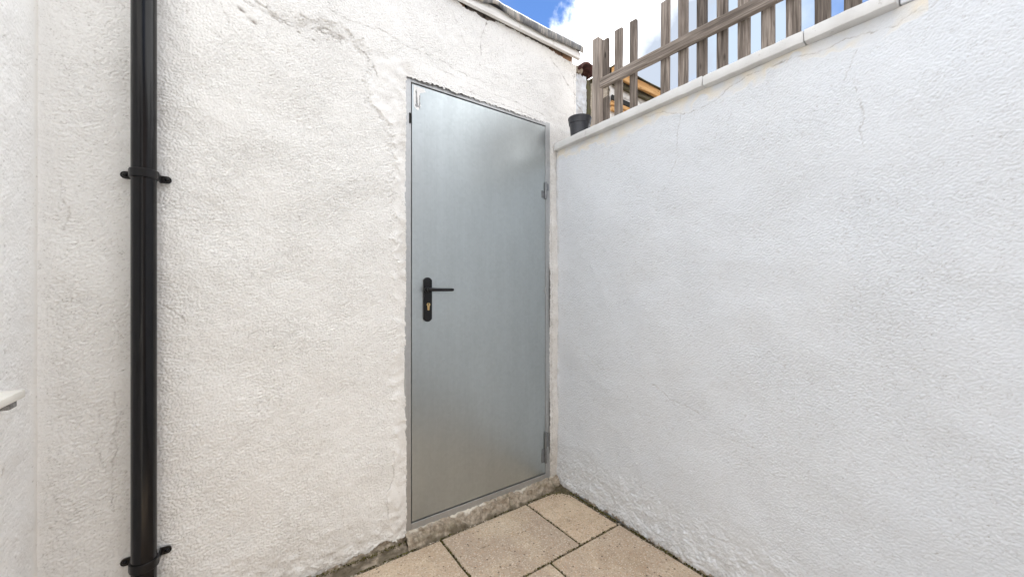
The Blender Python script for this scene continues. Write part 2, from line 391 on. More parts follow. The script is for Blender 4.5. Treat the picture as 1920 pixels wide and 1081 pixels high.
PX0, PX1 = -1.11, 0.885
bm = bmesh.new(); box(bm, -1.112, 0.90, -1.48, 0.05, -0.07, -0.010)
paving = tag(from_bm('paving', bm, MAT_JOINT), kind='structure')
def slab(x0, x1, y0, y1, k):
    g = random.uniform(0.0032, 0.0048)
    tilt = [random.uniform(-0.0012, 0.0012) for _ in range(4)]
    b = bmesh.new(); box(b, x0+g, x1-g, y0+g, y1-g, -0.045, 0.0, bevel=0.004, seg=1)
    if y0 > -1.2:                                        # worn, slightly uneven arrises on the near slabs
        for ax, lo, hi in ((0, x0, x1), (1, y0, y1)):
            for q in range(1, 14):
                co = [0, 0, 0]; no = [0, 0, 0]; co[ax] = lo+(hi-lo)*q/14; no[ax] = 1
                bmesh.ops.bisect_plane(b, geom=b.verts[:]+b.edges[:]+b.faces[:], plane_co=co, plane_no=no)
    for v in b.verts:
        fx = (v.co.x-x0)/(x1-x0); fy = (v.co.y-y0)/(y1-y0)
        v.co.z += tilt[0]*(1-fx)*(1-fy)+tilt[1]*fx*(1-fy)+tilt[2]*(1-fx)*fy+tilt[3]*fx*fy
        v.co.x += mnoise.noise(v.co*9)*0.002+mnoise.noise(v.co*45)*0.002; v.co.y += mnoise.noise(v.co*9+Vector((9, 9, 9)))*0.002+mnoise.noise(v.co*45+Vector((9, 9, 9)))*0.002
    me_o = from_bm('paving_slab', b, MAT_SLAB, paving); return me_o
ROWS = [(-0.466, -0.062, [-1.11, -0.895, -0.39, 0.113, 0.613, 0.873]), (-0.97, -0.466, [-1.11, -0.575, -0.075, 0.427, 0.878]),
        (-1.475, -0.97, [-1.11, -0.79, -0.29, 0.21, 0.71, 0.885])]
k = 0
for y0, y1, xs in ROWS:
    for x0, x1 in zip(xs, xs[1:]): slab(x0, x1, y0, y1, k); k += 1

tag(box_obj('dark_yard_surface', (-1.112, 0.90, -4.6, -1.482, -0.07, -0.004), simple('dark low bounce tarmac', (0.085, 0.083, 0.08), 0.92, var=0.3, scale=60, bump=0.4)), kind='structure')  # unseen yard, added dark to cut light bounced up onto the walls

# ------------------------------------------------------------------ outbuilding with the metal door
shed = empty('outbuilding', 'cream white rendered outbuilding with the grey metal door under a lead edged roof', 'outbuilding', (0, 0, 0))
STEP = 0.003
def wall_grid(u0, u1, v0, v1, step=STEP):
    us = np.arange(u0, u1+step*.5, step); vs = np.arange(v0, v1+step*.5, step)
    U, V = np.meshgrid(us, vs, indexing='ij'); return us, vs, U, V
def build_relief(name, U, V, P, keep, attrs, mat, parent, flip=False):
    n, m = U.shape
    idx = np.arange(n*m).reshape(n, m)
    kc = keep[:-1, :-1] & keep[1:, :-1] & keep[:-1, 1:] & keep[1:, 1:]
    F = np.stack([idx[:-1, :-1], idx[1:, :-1], idx[1:, 1:], idx[:-1, 1:]], -1)[kc]
    if flip: F = F[:, ::-1]
    used = np.zeros(n*m, bool); used[F.ravel()] = True
    remap = np.cumsum(used)-1
    me = np_mesh(name, P.reshape(-1, 3)[used], remap[F], {k: a.ravel()[used] for k, a in attrs.items()})
    return link(name, me, mat, parent)
def crack(h, ck, Uw, Vw, path, w=0.0028, depth=0.0016, s=0.85):
    g = np.exp(-(dist_path(Uw, Vw, path)/(w*0.9))**2)*(faint if faint.shape == h.shape else 1.0); h -= 1.2*depth*g; np.maximum(ck, min(1, s*1.12)*g, out=ck)

# --- back wall relief: X along, Z up, height towards the yard (-Y)
STEP = 0.0026
us, vs, U, V = wall_grid(-1.118, 1.047, 0.0, 2.60, STEP)
n, m = U.shape
st = strokes(n, m, STEP, 0.0084, 0.0068, -0.55, 0.5, iso=0.85)
big = soft(n, m, STEP, 0.10); mid = soft(n, m, STEP, 0.022); wide = soft(n, m, STEP, 0.3)
amp = np.clip(0.95+0.13*soft(n, m, STEP, 0.09), 0.6, 1.3)
jit = soft(n, m, STEP, 0.018)*0.0022+soft(n, m, STEP, 0.004)*0.0011; jit2 = soft(n, m, STEP, 0.018)*0.0022+soft(n, m, STEP, 0.004)*0.0011
faint = np.clip(0.62+0.35*soft(n, m, STEP, 0.015), 0.12, 1.0)
Uw, Vw = U+jit, V+jit2
ck = np.zeros((n, m)); cream = np.zeros((n, m)); mud = np.zeros((n, m))
# smoother patched band round the door frame and up to the repaired crack
patch = [(-0.193, 2.182), (-0.16, 2.102), (-0.193, 2.023), (-0.171, 1.938), (-0.10, 1.878), (-0.075, 1.729), (-0.082, 1.537), (-0.074, 1.2), (-0.085, 0.8), (-0.078, 0.41), (-0.10, 0.307), (-0.121, 0.258), (-0.107, 0.15)]
pz = np.array(patch)[::-1]
px_edge = np.interp(V, pz[:, 1], pz[:, 0])+jit*3
inpatch = sstep(-0.004, 0.004, U-px_edge)*sstep(2.19, 2.15, V)*sstep(0.02, -0.02, U)
amp *= 1-0.55*inpatch
top_band = np.exp(-((V-2.15-0.02*big)/0.045)**2)*sstep(-0.05, 0.05, U)*sstep(0.95, 0.85, U)
amp *= 1-0.4*top_band
groove = 1-np.minimum(np.abs(st+0.25)*1.7, 1)
h = amp*(0.00135*np.tanh(1.6*st)-0.0007*groove)+0.00055*mid+0.0020*big+0.003*wide
h += 0.0035*inpatch*(0.5+0.5*np.tanh(mid))
h += 0.0022*np.exp(-((U-px_edge)/0.008)**2)*sstep(2.19, 2.15, V)*sstep(0.1, 0.3, V)*(0.4+0.6*np.clip(mid, 0, 1.5))
rag = np.abs(soft(n, m, STEP, 0.006))
h -= 0.0022*np.exp(-((U-px_edge+0.018)/0.016)**2)*rag*sstep(1.2, 1.6, V)*sstep(2.2, 2.15, V)
# ragged repaired crack running down from the top left
up = np.array([(-0.70, 2.235), (-0.591, 2.222), (-0.55, 2.194), (-0.489, 2.196), (-0.379, 2.218), (-0.279, 2.213), (-0.204, 2.183), (-0.171, 2.126), (-0.144, 2.061)])
lo = np.array([(-0.72, 2.215), (-0.654, 2.199), (-0.591, 2.189), (-0.524, 2.165), (-0.454, 2.163), (-0.379, 2.182), (-0.3, 2.17), (-0.215, 2.14), (-0.171, 2.10)])
uz = np.interp(U, up[:7, 0], up[:7, 1])+jit*4; lz = np.interp(U, lo[:, 0], lo[:, 1])+jit2*4
inb = sstep(-0.003, 0.003, uz-V)*sstep(-0.003, 0.003, V-lz)*sstep(-0.72, -0.66, U)*sstep(-0.18, -0.24, U)
h -= 0.0036*inb
h += 0.0012*inb*soft(n, m, STEP, 0.006)
mud = np.maximum(mud, 0.22*inb*np.clip(0.6+0.5*mid, 0, 1))
crack(h, ck, Uw+jit, Vw+jit2, [tuple(p) for p in lo[:7]], 0.0030, 0.0026, 0.6)
crack(h, ck, Uw+jit*2, Vw, [(-0.72, 2.232), (-0.591, 2.222), (-0.55, 2.198)], 0.003, 0.003, 0.7)
crack(h, ck, Uw, Vw, [(-0.62, 2.20), (-0.56, 2.178), (-0.50, 2.172), (-0.43, 2.186)], 0.0024, 0.0015, 0.45)
crack(h, ck, Uw, Vw, [(-0.43, 2.168), (-0.36, 2.196), (-0.29, 2.182), (-0.20, 2.155), (-0.17, 2.11), (-0.155, 2.07)], 0.003, 0.0028, 0.55)
for pth, w, s in [([(-0.359, 2.282), (-0.279, 2.261), (-0.126, 2.277), (-0.017, 2.247), (0.073, 2.247), (0.211, 2.239)], 0.0024, 0.45),
                  ([(0.24, 2.144), (0.378, 2.132), (0.564, 2.128), (0.752, 2.118)], 0.0022, 0.4),
                  ([(0.10, 2.20), (0.25, 2.186), (0.41, 2.17), (0.62, 2.165), (0.80, 2.15)], 0.0024, 0.35),
                  ([(0.401, 2.525), (0.378, 2.469), (0.362, 2.427), (0.369, 2.348)], 0.0028, 0.6),
                  ([(0.20, 2.51), (0.24, 2.44), (0.27, 2.37)], 0.0024, 0.4),
                  ([(0.833, 2.497), (0.917, 2.447), (0.996, 2.376), (1.046, 2.343)], 0.003, 0.6),
                  ([(1.034, 2.50), (1.030, 2.43), (1.036, 2.36), (1.032, 2.25), (1.038, 2.15)], 0.003, 0.55),
                  ([(0.126, 2.254), (0.211, 2.226), (0.3, 2.216), (0.444, 2.22)], 0.0022, 0.4),
                  ([(-0.852, 1.108), (-0.812, 1.072), (-0.792, 1.049)], 0.0020, 0.65),
                  ([(-0.954, 0.833), (-0.956, 0.725), (-0.953, 0.667), (-0.962, 0.595), (-0.96, 0.512), (-0.957, 0.47)], 0.0016, 0.45),
                  ([(-0.994, 0.783), (-0.993, 0.669), (-0.985, 0.626), (-0.968, 0.593), (-0.961, 0.56)], 0.0016, 0.38),
                  ([(-1.067, 1.47), (-1.061, 1.424), (-1.053, 1.362), (-1.061, 1.326)], 0.0018, 0.4),
                  ([(-0.084, 0.45), (-0.09, 0.307), (-0.121, 0.258), (-0.107, 0.15)], 0.0026, 0.45),
                  ([(0.845, 2.0), (0.848, 1.6), (0.846, 1.1), (0.85, 0.6), (0.846, 0.15)], 0.003, 0.35),
                  ([(-0.62, 0.98), (-0.585, 1.0), (-0.56, 0.985)], 0.002, 0.4), ([(-0.70, 2.17), (-0.675, 2.10), (-0.66, 2.06)], 0.002, 0.4)]:
    crack(h, ck, Uw, Vw, pth, w, 0.0016, s)
for px, pz_, r, s in [(-0.635, 2.155, 0.006, 0.9), (-0.60, 2.128, 0.008, 0.85), (-0.455, 2.146, 0.004, 0.8), (-0.402, 2.132, 0.004, 0.8), (-1.02, 2.05, 0.004, 0.5), (-1.0, 2.10, 0.005, 0.35),
                      (0.62, 2.33, 0.004, 0.5), (0.36, 2.30, 0.003, 0.6), (0.30, 2.32, 0.003, 0.5)]:
    g = np.exp(-(np.hypot((U-px)*0.7+(V-pz_)*0.5, V-pz_+jit)/r)**2); h -= 0.004*g; ck = np.maximum(ck, s*g)
pits = soft(n, m, STEP, 0.0030); pm = sstep(2.6, 3.2, pits); h -= 0.0018*pm; ck = np.maximum(ck, 0.5*pm); ck = np.maximum(ck, amp*0.42*sstep(0.35, 0.95, groove)*np.clip(0.25+0.5*soft(n, m, STEP, 0.007), 0, 1))  # last term paints shade into the stroke valleys
# filled corner with the house, flaking base
h = h*sstep(-0.01, 0.06, U+1.118)
h += 0.012*np.exp(-(U+1.118)/0.010)
base_line = np.interp(U, [-1.12, -0.75, -0.45, -0.33, -0.2, -0.1, -0.03, 0.05], [0.012, 0.012, 0.014, 0.022, 0.030, 0.036, 0.040, 0.04])+0.008*soft(n, m, STEP, 0.02)+0.004*soft(n, m, STEP, 0.006)
low = sstep(0.004, -0.004, V-base_line)
rough_low = sstep(0.24, 0.02, V)
h += rough_low*(0.0016*mid+0.0010*soft(n, m, STEP, 0.009)) + 0.006*sstep(0.14, 0.03, V)*(0.6+0.4*big)
h -= 0.010*low
mud = np.maximum(mud, low*0.95)
mud = np.maximum(mud, 0.22*sstep(0.3, 0.02, V)*np.clip(0.4+0.5*big+0.3*mid, 0, 1))
mud = np.maximum(mud, 0.55*sstep(0.025, 0.0, V-base_line)*np.clip(0.2+0.7*mid, 0, 1))
# grey-brown mortar between door frame and the corner, and where the render meets the frame
rt = sstep(0.826, 0.834, U+jit*2)*sstep(2.12, 2.0, V); mud = np.maximum(mud, rt*np.clip(0.16+0.05*mid+0.30*sstep(0.5, 0.0, V), 0, 0.7)); h -= 0.002*rt
mud = np.maximum(mud, 0.20*inpatch*np.clip(0.5+0.5*big, 0, 1)*sstep(-0.09, -0.03, U))
cream = 0.30*sstep(0.10, 0.0, np.abs(V-2.53))*sstep(0.3, 1.0, U)
top_line = np.interp(U, [-1.2, 0.24, 0.26, 0.30, 0.33, 0.36, 0.40, 0.44, 0.46, 0.60, 0.80, 0.93, 1.05], [2.575, 2.571, 2.552, 2.546, 2.557, 2.545, 2.540, 2.550, 2.561, 2.558, 2.551, 2.536, 2.529])+0.0018*soft(n, m, STEP, 0.008)
hole_j = 0.0013*soft(n, m, STEP, 0.008)
keep = (V < top_line) & ~((U > -0.028+hole_j) & (U < 0.827+hole_j) & (V > 0.048+1.5*hole_j) & (V < 2.108+2.2*hole_j))
lip = np.exp(-((np.maximum(np.abs(U-0.40)-0.427, V-2.108)-0.004)/0.010)**2)*(V > 0.15); h += 0.0020*lip
P = np.stack([U, -h-0.003, V], -1)
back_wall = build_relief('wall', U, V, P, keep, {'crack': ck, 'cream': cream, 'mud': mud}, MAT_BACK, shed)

# body of the outbuilding behind the render (brickwork core, right flank)
bm = bmesh.new()
box(bm, -1.13, -0.05, 0.012, 0.20, -0.06, 2.53); box(bm, 0.85, 1.04, 0.012, 0.20, -0.06, 2.53); box(bm, -0.05, 0.85, 0.012, 0.20, 2.135, 2.53)
box(bm, 0.93, 1.04, 0.203, 2.0, -0.06, 2.53); box(bm, -1.13, 0.927, 1.9, 2.0, -0.06, 2.53)
from_bm('wall_core', bm, MAT_MORTAR, shed)
# top course of old bricks seen where the render has fallen away
x = 0.10; proto = None
while x < 1.03:
    w = random.uniform(0.085, 0.108); x1 = min(x+w, 1.038)
    rough_box('brick', (x+0.004, x1-0.004, 0.008+random.uniform(-0.004, 0.004), 0.10, 2.518, 2.584), MAT_BRICK, shed, 0.025, 0.005, 35, 0.005, x)
    x = x1+0.002
# fascia, roof, lead roll
bm = bmesh.new(); box(bm, -1.13, 1.058, -0.032, -0.012, 2.555, 2.603, bevel=0.0015)
for k in range(1, 40):
    bmesh.ops.bisect_plane(bm, geom=bm.verts[:]+bm.edges[:]+bm.faces[:], plane_co=(-1.13+k*0.0547, 0, 0), plane_no=(1, 0, 0))
for v in bm.verts:
    t = (v.co.x+1.13)/2.188; v.co.z += 0.012*(1-t) if v.co.z < 2.58 else 0.006*(1-t)
    v.co.z += 0.0016*mnoise.noise(Vector((v.co.x*14, v.co.y*30, v.co.z*20))); v.co.y += 0.0012*mnoise.noise(Vector((v.co.x*9, 4, v.co.z*9)))
    if v.co.x > 1.03 and v.co.z > 2.59: v.co.z -= 0.012*(v.co.x-1.03)/0.028
from_bm('fascia_board', bm, MAT_FASCIA, shed)
box_obj('soffit_timber', (0.05, 1.045, -0.010, 0.06, 2.588, 2.606), MAT_OLDWOOD, shed)
bm = bmesh.new(); box(bm, -1.13, 1.06, -0.03, 2.04, 2.607, 2.628)
from_bm('roof', bm, MAT_ROOFFELT, shed)
nx = 260; prof = [(0.40, 2.640), (0.10, 2.640), (0.02, 2.642), (-0.018, 2.644), (-0.034, 2.640), (-0.042, 2.630), (-0.046, 2.617), (-0.046, 2.604), (-0.0445, 2.592), (-0.041, 2.586)]
V_, F_ = [], []
for i in range(nx+1):
    X = -1.13+2.20*i/nx
    for j, (y, z) in enumerate(prof):
        wob = mnoise.noise(Vector((X*7, j*0.35, 0)))*0.004+mnoise.noise(Vector((X*26, j*0.5, 3)))*0.0018
        k = max(0, (j-3)/6)
        lift = 0.016*math.exp(-((X-0.43)/0.05)**2)*k + 0.010*math.exp(-((X-0.20)/0.06)**2)*k
        V_.append((X, y-wob*k*1.4-lift*0.6, z+wob*(0.3+k)+lift-0.004*k*math.sin(X*11)))
for i in range(nx):
    for j in range(len(prof)-1):
        a = i*len(prof)+j; F_.append((a, a+1, a+len(prof)+1, a+len(prof)))
me = bpy.data.meshes.new('roof_flashing'); me.from_pydata(V_, [], F_); me.update()
fl = link('roof_flashing', me, MAT_LEAD, shed, True)
sm = fl.modifiers.new('thick', 'SOLIDIFY'); sm.thickness = 0.005; sm.offset = -1

# doorway: frame, door leaf with furniture
FY0, FY1 = -0.0035, 0.05
bm = bmesh.new()
box(bm, -0.034, -0.0045, FY0, FY1, 0.050, 2.118, bevel=0.0012); box(bm, 0.8005, 0.834, FY0, FY1, 0.050, 2.118, bevel=0.0012)
box(bm, -0.0043, 0.8003, FY0, FY1, 2.0945, 2.118, bevel=0.0012); box(bm, -0.0043, 0.8003, FY0-0.001, FY1, 0.052, 0.0855, bevel=0.0012)
from_bm('door_frame', bm, MAT_FRAME, shed)
bm = bmesh.new()
box(bm, -0.0043, 0.8003, 0.018, 0.045, 0.0856, 2.0944); from_bm('door_rebate', bm, MAT_DARK, shed)
bm = bmesh.new(); box(bm, 0.0, 0.7985, -0.0015, 0.016, 0.091, 2.0895, bevel=0.0018, seg=3)
door = from_bm('door', bm, MAT_DOOR, shed)
door['label'] = 'plain galvanised grey steel door with a black lever handle on its left'
def sub(name, b, mat, smooth=False):
    o = from_bm(name, b, mat, None, smooth); o.parent = door; return o
# handle plate with domed ends
def plate_outline(cx, hw, z0, z1, rise, k=8):
    pts = []
    for i in range(k+1):
        t = -1+2*i/k; pts.append((cx+hw*t, z0+rise*(t*t)*1.0 if True else z0))
    pts = [(cx+hw*(-1+2*i/k), z0+rise*(abs(-1+2*i/k)**2.2)) for i in range(k+1)]
    pts += [(cx+hw*(1-2*i/k), z1-rise*(abs(1-2*i/k)**2.2)) for i in range(k+1)]
    return pts
bm = bmesh.new(); prism(bm, plate_outline(0.0745, 0.0205, 1.000, 1.207, 0.013), -0.0125, -0.0016)
bmesh.ops.bevel(bm, geom=[e for e in bm.edges if all(v.co.y < -0.012 for v in e.verts)], offset=0.003, segments=3, affect='EDGES', profile=0.5)
sub('handle_plate', bm, MAT_BLACK)
bm = bmesh.new()                        # lever: boss, neck and a flat tapering grip
for v in [v for ring in lathe(bm, [(0.0001, 0), (0.0125, 0), (0.0125, 0.010), (0.0095, 0.013), (0.0085, 0.034), (0.0001, 0.036)], 0, 0, 20) for v in ring]:
    v.co = Vector((0.068+v.co.x, -0.0125-v.co.z, 1.150+v.co.y))
path = [(0.058, -0.045, 1.150, 0.009, 0.0085), (0.075, -0.051, 1.150, 0.009, 0.0085), (0.10, -0.053, 1.1495, 0.008, 0.0078), (0.14, -0.053, 1.149, 0.0075, 0.0072), (0.176, -0.052, 1.149, 0.0075, 0.0072), (0.186, -0.051, 1.149, 0.006, 0.006), (0.189, -0.051, 1.149, 0.002, 0.002)]
rings = []
for X, Y, Z, rz, ry in path:
    rings.append([bm.verts.new((X, Y+ry*math.cos(2*math.pi*k/14), Z+rz*math.sin(2*math.pi*k/14))) for k in range(14)])
for a, b in zip(rings, rings[1:]):
    for k in range(14): bm.faces.new((a[k], a[(k+1) % 14], b[(k+1) % 14], b[k]))
bm.faces.new(rings[0]); bm.faces.new(rings[-1][::-1])
sub('lever', bm, MAT_BLACK, True)
bm = bmesh.new()                        # euro profile cylinder
arc = [(0.0755+0.0085*math.cos(math.radians(t)), 1.080+0.0085*math.sin(math.radians(t))) for t in range(-55, 236, 15)]
pts = arc+[(0.0755-0.0049, 1.058), (0.0755-0.003, 1.0535), (0.0755+0.003, 1.0535), (0.0755+0.0049, 1.058)]
prism(bm, pts, -0.0152, -0.010); sub('lock_cylinder', bm, MAT_BRASS)
bm = bmesh.new(); box(bm, 0.0746, 0.0764, -0.0156, -0.0150, 1.0755, 1.0865); box(bm, 0.0735, 0.0775, -0.0156, -0.0150, 1.0835, 1.0865); sub('keyhole', bm, MAT_DARK)
for z in (1.019, 1.190):
    bm = bmesh.new(); lathe(bm, [(0.0001, 1), (0.0026, 1), (0.0026, 0), (0.0001, 0)], 0, 0, 10)
    for v in bm.verts: v.co = Vector((0.0745+v.co.x, -0.0120-v.co.z*0.001, z+v.co.y))
    sub('screw', bm, MAT_BLACK)
MAT_HINGE = simple('grey hinge steel', (0.24, 0.25, 0.26), 0.45, 0.8)
def hinge(z0, z1):
    bm = bmesh.new(); zm = (z0+z1)/2
    for a, b in ((z0, zm-0.001), (zm+0.001, z1)):
        lathe(bm, [(0.0001, a), (0.0072, a), (0.0078, a+0.002), (0.0078, b-0.002), (0.0072, b), (0.0001, b)], 0.7995, -0.008, 16)
    lathe(bm, [(0.0001, z1), (0.004, z1), (0.004, z1+0.004), (0.0001, z1+0.005)], 0.7995, -0.008, 12)
    box(bm, 0.772, 0.7935, -0.0045, -0.0016, z0+0.004, zm-0.002, bevel=0.0006); box(bm, 0.8055, 0.822, -0.0062, -0.0036, zm+0.002, z1-0.004, bevel=0.0006)
    sub('hinge', bm, MAT_HINGE)
hinge(1.672, 1.765); hinge(0.150, 0.325)
bm = bmesh.new(); lathe(bm, [(0.0001, 1.125), (0.005, 1.126), (0.005, 1.158), (0.0001, 1.16)], 0.7995, -0.005, 12); box(bm, 0.782, 0.795, -0.005, -0.0016, 1.137, 1.147, bevel=0.001); sub('hinge_stud', bm, MAT_FRAME)
bm = bmesh.new(); box(bm, -0.0135, -0.0046, -0.0062, -0.0032, 1.905, 1.952, bevel=0.0008); from_bm('strike_slot', bm, MAT_DARK, shed)
def flake(pts, y, mat, name, jag=0.002):
    b = bmesh.new(); out = []
    for (x0, z0), (x1, z1) in zip(pts, pts[1:]+pts[:1]):
        for k in range(6):
            t = k/6; out.append((x0+(x1-x0)*t+random.uniform(-jag, jag), z0+(z1-z0)*t+random.uniform(-jag, jag)))
    prism(b, out, y, -0.0015); sub(name, b, mat)
flake([(0.008, 2.083), (0.062, 2.082), (0.066, 2.068), (0.040, 2.056), (0.036, 2.03), (0.044, 1.998), (0.030, 1.974), (0.010, 1.984)], -0.0020, MAT_RESIDUE, 'tape_residue')
flake([(0.018, 2.066), (0.022, 2.068), (0.026, 2.03), (0.030, 1.99), (0.022, 1.986), (0.019, 2.02)], -0.0023, MAT_SCUFF, 'scuff', 0.0012)
flake([(0.036, 2.045), (0.040, 2.046), (0.0385, 2.02), (0.040, 1.985), (0.0345, 1.984), (0.0355, 2.02)], -0.0023, MAT_SCUFF, 'scuff', 0.0012)
flake([(0.016, 2.000), (0.034, 1.996), (0.034, 1.989), (0.016, 1.992)], -0.0024, MAT_SCUFF, 'scuff', 0.001)

# mortar threshold under the door and mortar fillet along the wall foot
def mortar_strip(name, x0, x1, prof_fn, step=0.005, amp=0.0045, parent=shed, mat=MAT_MORTAR, paint_z=None):
    xs = np.arange(x0, x1+step/2, step); n = len(xs); m = 26
    Pn = np.zeros((n, m, 3)); paint = np.zeros((n, m)); damp = np.zeros((n, m))
    nz = soft(n, m*2, step, 0.012)[:, :m]; nz2 = soft(n, m*2, step, 0.03)[:, :m]; nz3 = soft(n, m*2, step, 0.006)[:, :m]
    for i, X in enumerate(xs):
        pr = prof_fn(X)                                     # polyline (Y, Z) top to bottom
        pa = np.array(pr); d = np.r_[0, np.cumsum(np.hypot(*np.diff(pa, axis=0).T))]; t = np.linspace(0, d[-1], m)
        y = np.interp(t, d, pa[:, 0]); z = np.interp(t, d, pa[:, 1])
        env = np.sin(np.linspace(0.25, math.pi*0.93, m))
        off = (amp*nz[i]+amp*0.9*nz2[i]+amp*0.5*nz3[i])*env
        Pn[i, :, 0] = X; Pn[i, :, 1] = y-off; Pn[i, :, 2] = z+off*0.6
        if paint_z is not None:
            paint[i] = np.clip((z-paint_z(X)-0.006*nz2[i]-0.004*nz[i])/0.006, 0, 1)*0.8
        damp[i] = np.clip((0.018-z+0.010*nz2[i]+0.004*nz[i])/0.016, 0, 1)*0.7
    idx = np.arange(n*m).reshape(n, m)
    F = np.stack([idx[:-1, :-1], idx[:-1, 1:], idx[1:, 1:], idx[1:, :-1]], -1).reshape(-1, 4)
    return link(name, np_mesh(name, Pn.reshape(-1, 3), F, {'paint': paint, 'damp': damp}), mat, parent)
mortar_strip('threshold', -0.034, 0.897, lambda X: [(0.02, 0.058), (-0.006, 0.056), (-0.016, 0.050), (-0.040, 0.022), (-0.052, 0.008), (-0.060, -0.008)], 0.004, 0.0042,
             paint_z=lambda X: 0.052)
mortar_strip('wall_foot_mortar', -1.115, -0.028, lambda X: [(0.012, 0.040), (0.0, 0.030), (-0.012, 0.018), (-0.026, 0.008), (-0.040, 0.003), (-0.060, -0.004)], 0.005, 0.0032)

# ------------------------------------------------------------------ boundary wall on the right with its coping
bwall = empty('boundary_wall', 'low white textured garden wall with pale coping, right of the metal door', 'garden wall', (0.895, 0, 0))
STEP = 0.0024
us, vs, U, V = wall_grid(-1.81, 0.0, 0.0, 1.966, STEP)
n, m = U.shape
st = strokes(n, m, STEP, 0.0074, 0.0062, 0.10, 0.5, iso=0.9)
big = soft(n, m, STEP, 0.10); mid = soft(n, m, STEP, 0.022); wide = soft(n, m, STEP, 0.3)
amp = np.clip(0.92+0.14*soft(n, m, STEP, 0.10), 0.6, 1.3)
jit = soft(n, m, STEP, 0.018)*0.0022+soft(n, m, STEP, 0.004)*0.0011; jit2 = soft(n, m, STEP, 0.018)*0.0022+soft(n, m, STEP, 0.004)*0.0011
faint = np.clip(0.62+0.35*soft(n, m, STEP, 0.015), 0.12, 1.0)
ck = np.zeros((n, m)); mud = np.zeros((n, m))
creamline = 1.915+0.018*big+0.010*mid+0.02*np.exp(-((U+1.25)/0.3)**2)
cr_in = sstep(-0.006, 0.006, V-creamline)*(U > -1.50)
amp *= 1-0.7*cr_in
groove = 1-np.minimum(np.abs(st+0.25)*1.7, 1)
h = amp*(0.00100*np.tanh(1.6*st)-0.0005*groove)+0.0003*mid+0.0018*big+0.003*wide-0.0015*cr_in
for pth, w, s in [([(-0.60, 1.955), (-0.645, 1.951), (-0.711, 1.936), (-0.786, 1.896), (-0.867, 1.893), (-0.931, 1.91), (-0.985, 1.935), (-1.029, 1.946)], 0.0017, 0.5),
                  ([(-0.774, 1.901), (-0.762, 1.836), (-0.757, 1.734), (-0.724, 1.65)], 0.0017, 0.35),
                  ([(-1.038, 1.95), (-1.109, 1.945), (-1.189, 1.942), (-1.249, 1.927), (-1.317, 1.935), (-1.355, 1.935), (-1.402, 1.920), (-1.436, 1.918), (-1.468, 1.934), (-1.504, 1.923), (-1.524, 1.945), (-1.55, 1.96)], 0.0019, 0.55),
                  ([(-1.348, 1.885), (-1.34, 1.857), (-1.323, 1.831), (-1.317, 1.809)], 0.0020, 0.5),
                  ([(-1.345, 1.813), (-1.346, 1.763), (-1.358, 1.718), (-1.367, 1.666), (-1.361, 1.635), (-1.368, 1.58)], 0.0018, 0.45),
                  ([(-0.574, 0.743), (-0.645, 0.714), (-0.685, 0.692), (-0.724, 0.665), (-0.81, 0.652), (-0.9, 0.621)], 0.0018, 0.5),
                  ([(-0.154, 0.829), (-0.235, 0.796), (-0.329, 0.739), (-0.449, 0.733)], 0.002, 0.3),
                  ([(-0.9, 0.578), (-1.001, 0.568), (-1.109, 0.565)], 0.0018, 0.3),
                  ([(-0.05, 0.36), (-0.16, 0.29), (-0.30, 0.22), (-0.45, 0.17)], 0.0022, 0.3)]:
    crack(h, ck, U+jit, V+jit2, pth, w, 0.0014, s)
pits = soft(n, m, STEP, 0.0030); pm = sstep(2.9, 3.4, pits); h -= 0.0014*pm; ck = np.maximum(ck, 0.5*pm); ck = np.maximum(ck, amp*0.34*sstep(0.35, 0.95, groove)*np.clip(0.2+0.5*soft(n, m, STEP, 0.007), 0, 1))  # groove term darkens the hollows between strokes as painted shade
rough_low = sstep(0.34, 0.03, V)
trow = strokes(n, m, STEP, 0.020, 0.06, 0.12, 0.15)
h += rough_low*(0.0012*trow+0.0015*mid)+0.008*sstep(0.12, 0.0, V)*(0.7+0.4*big)
bl = 0.006+0.006*soft(n, m, STEP, 0.02)+0.004*soft(n, m, STEP, 0.007)
mud = np.maximum(0.95*sstep(0.004, -0.003, V-bl), 0.45*sstep(0.05, 0.0, V)*np.clip(0.3+0.6*mid+0.3*big, 0, 1))
mud = np.maximum(mud, 0.25*sstep(0.22, 0.0, V)*np.clip(0.1+0.5*big, 0, 1)*sstep(-0.5, 0.0, U))
mud = np.maximum(mud, 0.35*sstep(0.02, 0.0, -U)*np.clip(0.4+0.5*mid, 0, 1))
creama = cr_in*np.clip(0.42+0.16*mid+0.12*big, 0, 0.75)+0.10*sstep(0.3, 0.02, V)
h += 0.006*np.exp(U/0.012)
P = np.stack([0.895-h, U, V], -1)
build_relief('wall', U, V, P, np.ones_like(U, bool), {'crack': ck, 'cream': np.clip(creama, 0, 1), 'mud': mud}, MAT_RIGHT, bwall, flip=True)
bm = bmesh.new(); box(bm, 0.912, 1.10, -1.812, -0.002, -0.06, 1.952); box(bm, 0.897, 1.10, -4.45, -1.814, -0.06, 2.40)
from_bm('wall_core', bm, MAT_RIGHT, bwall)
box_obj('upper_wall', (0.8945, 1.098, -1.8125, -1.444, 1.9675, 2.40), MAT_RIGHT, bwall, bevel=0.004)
for k, (a, b) in enumerate([(-0.2485, 0.0), (-0.885, -0.2495), (-1.2210, -0.886), (-1.441, -1.2220)]):
    rough_box('coping_stone', (0.865+random.uniform(-0.0015, 0.0015), 1.13, a, b-0.002, 1.966, 2.006+random.uniform(-0.001, 0.001)), None, bwall, 0.02, 0.0022, 30, 0.0028, k+1.5)
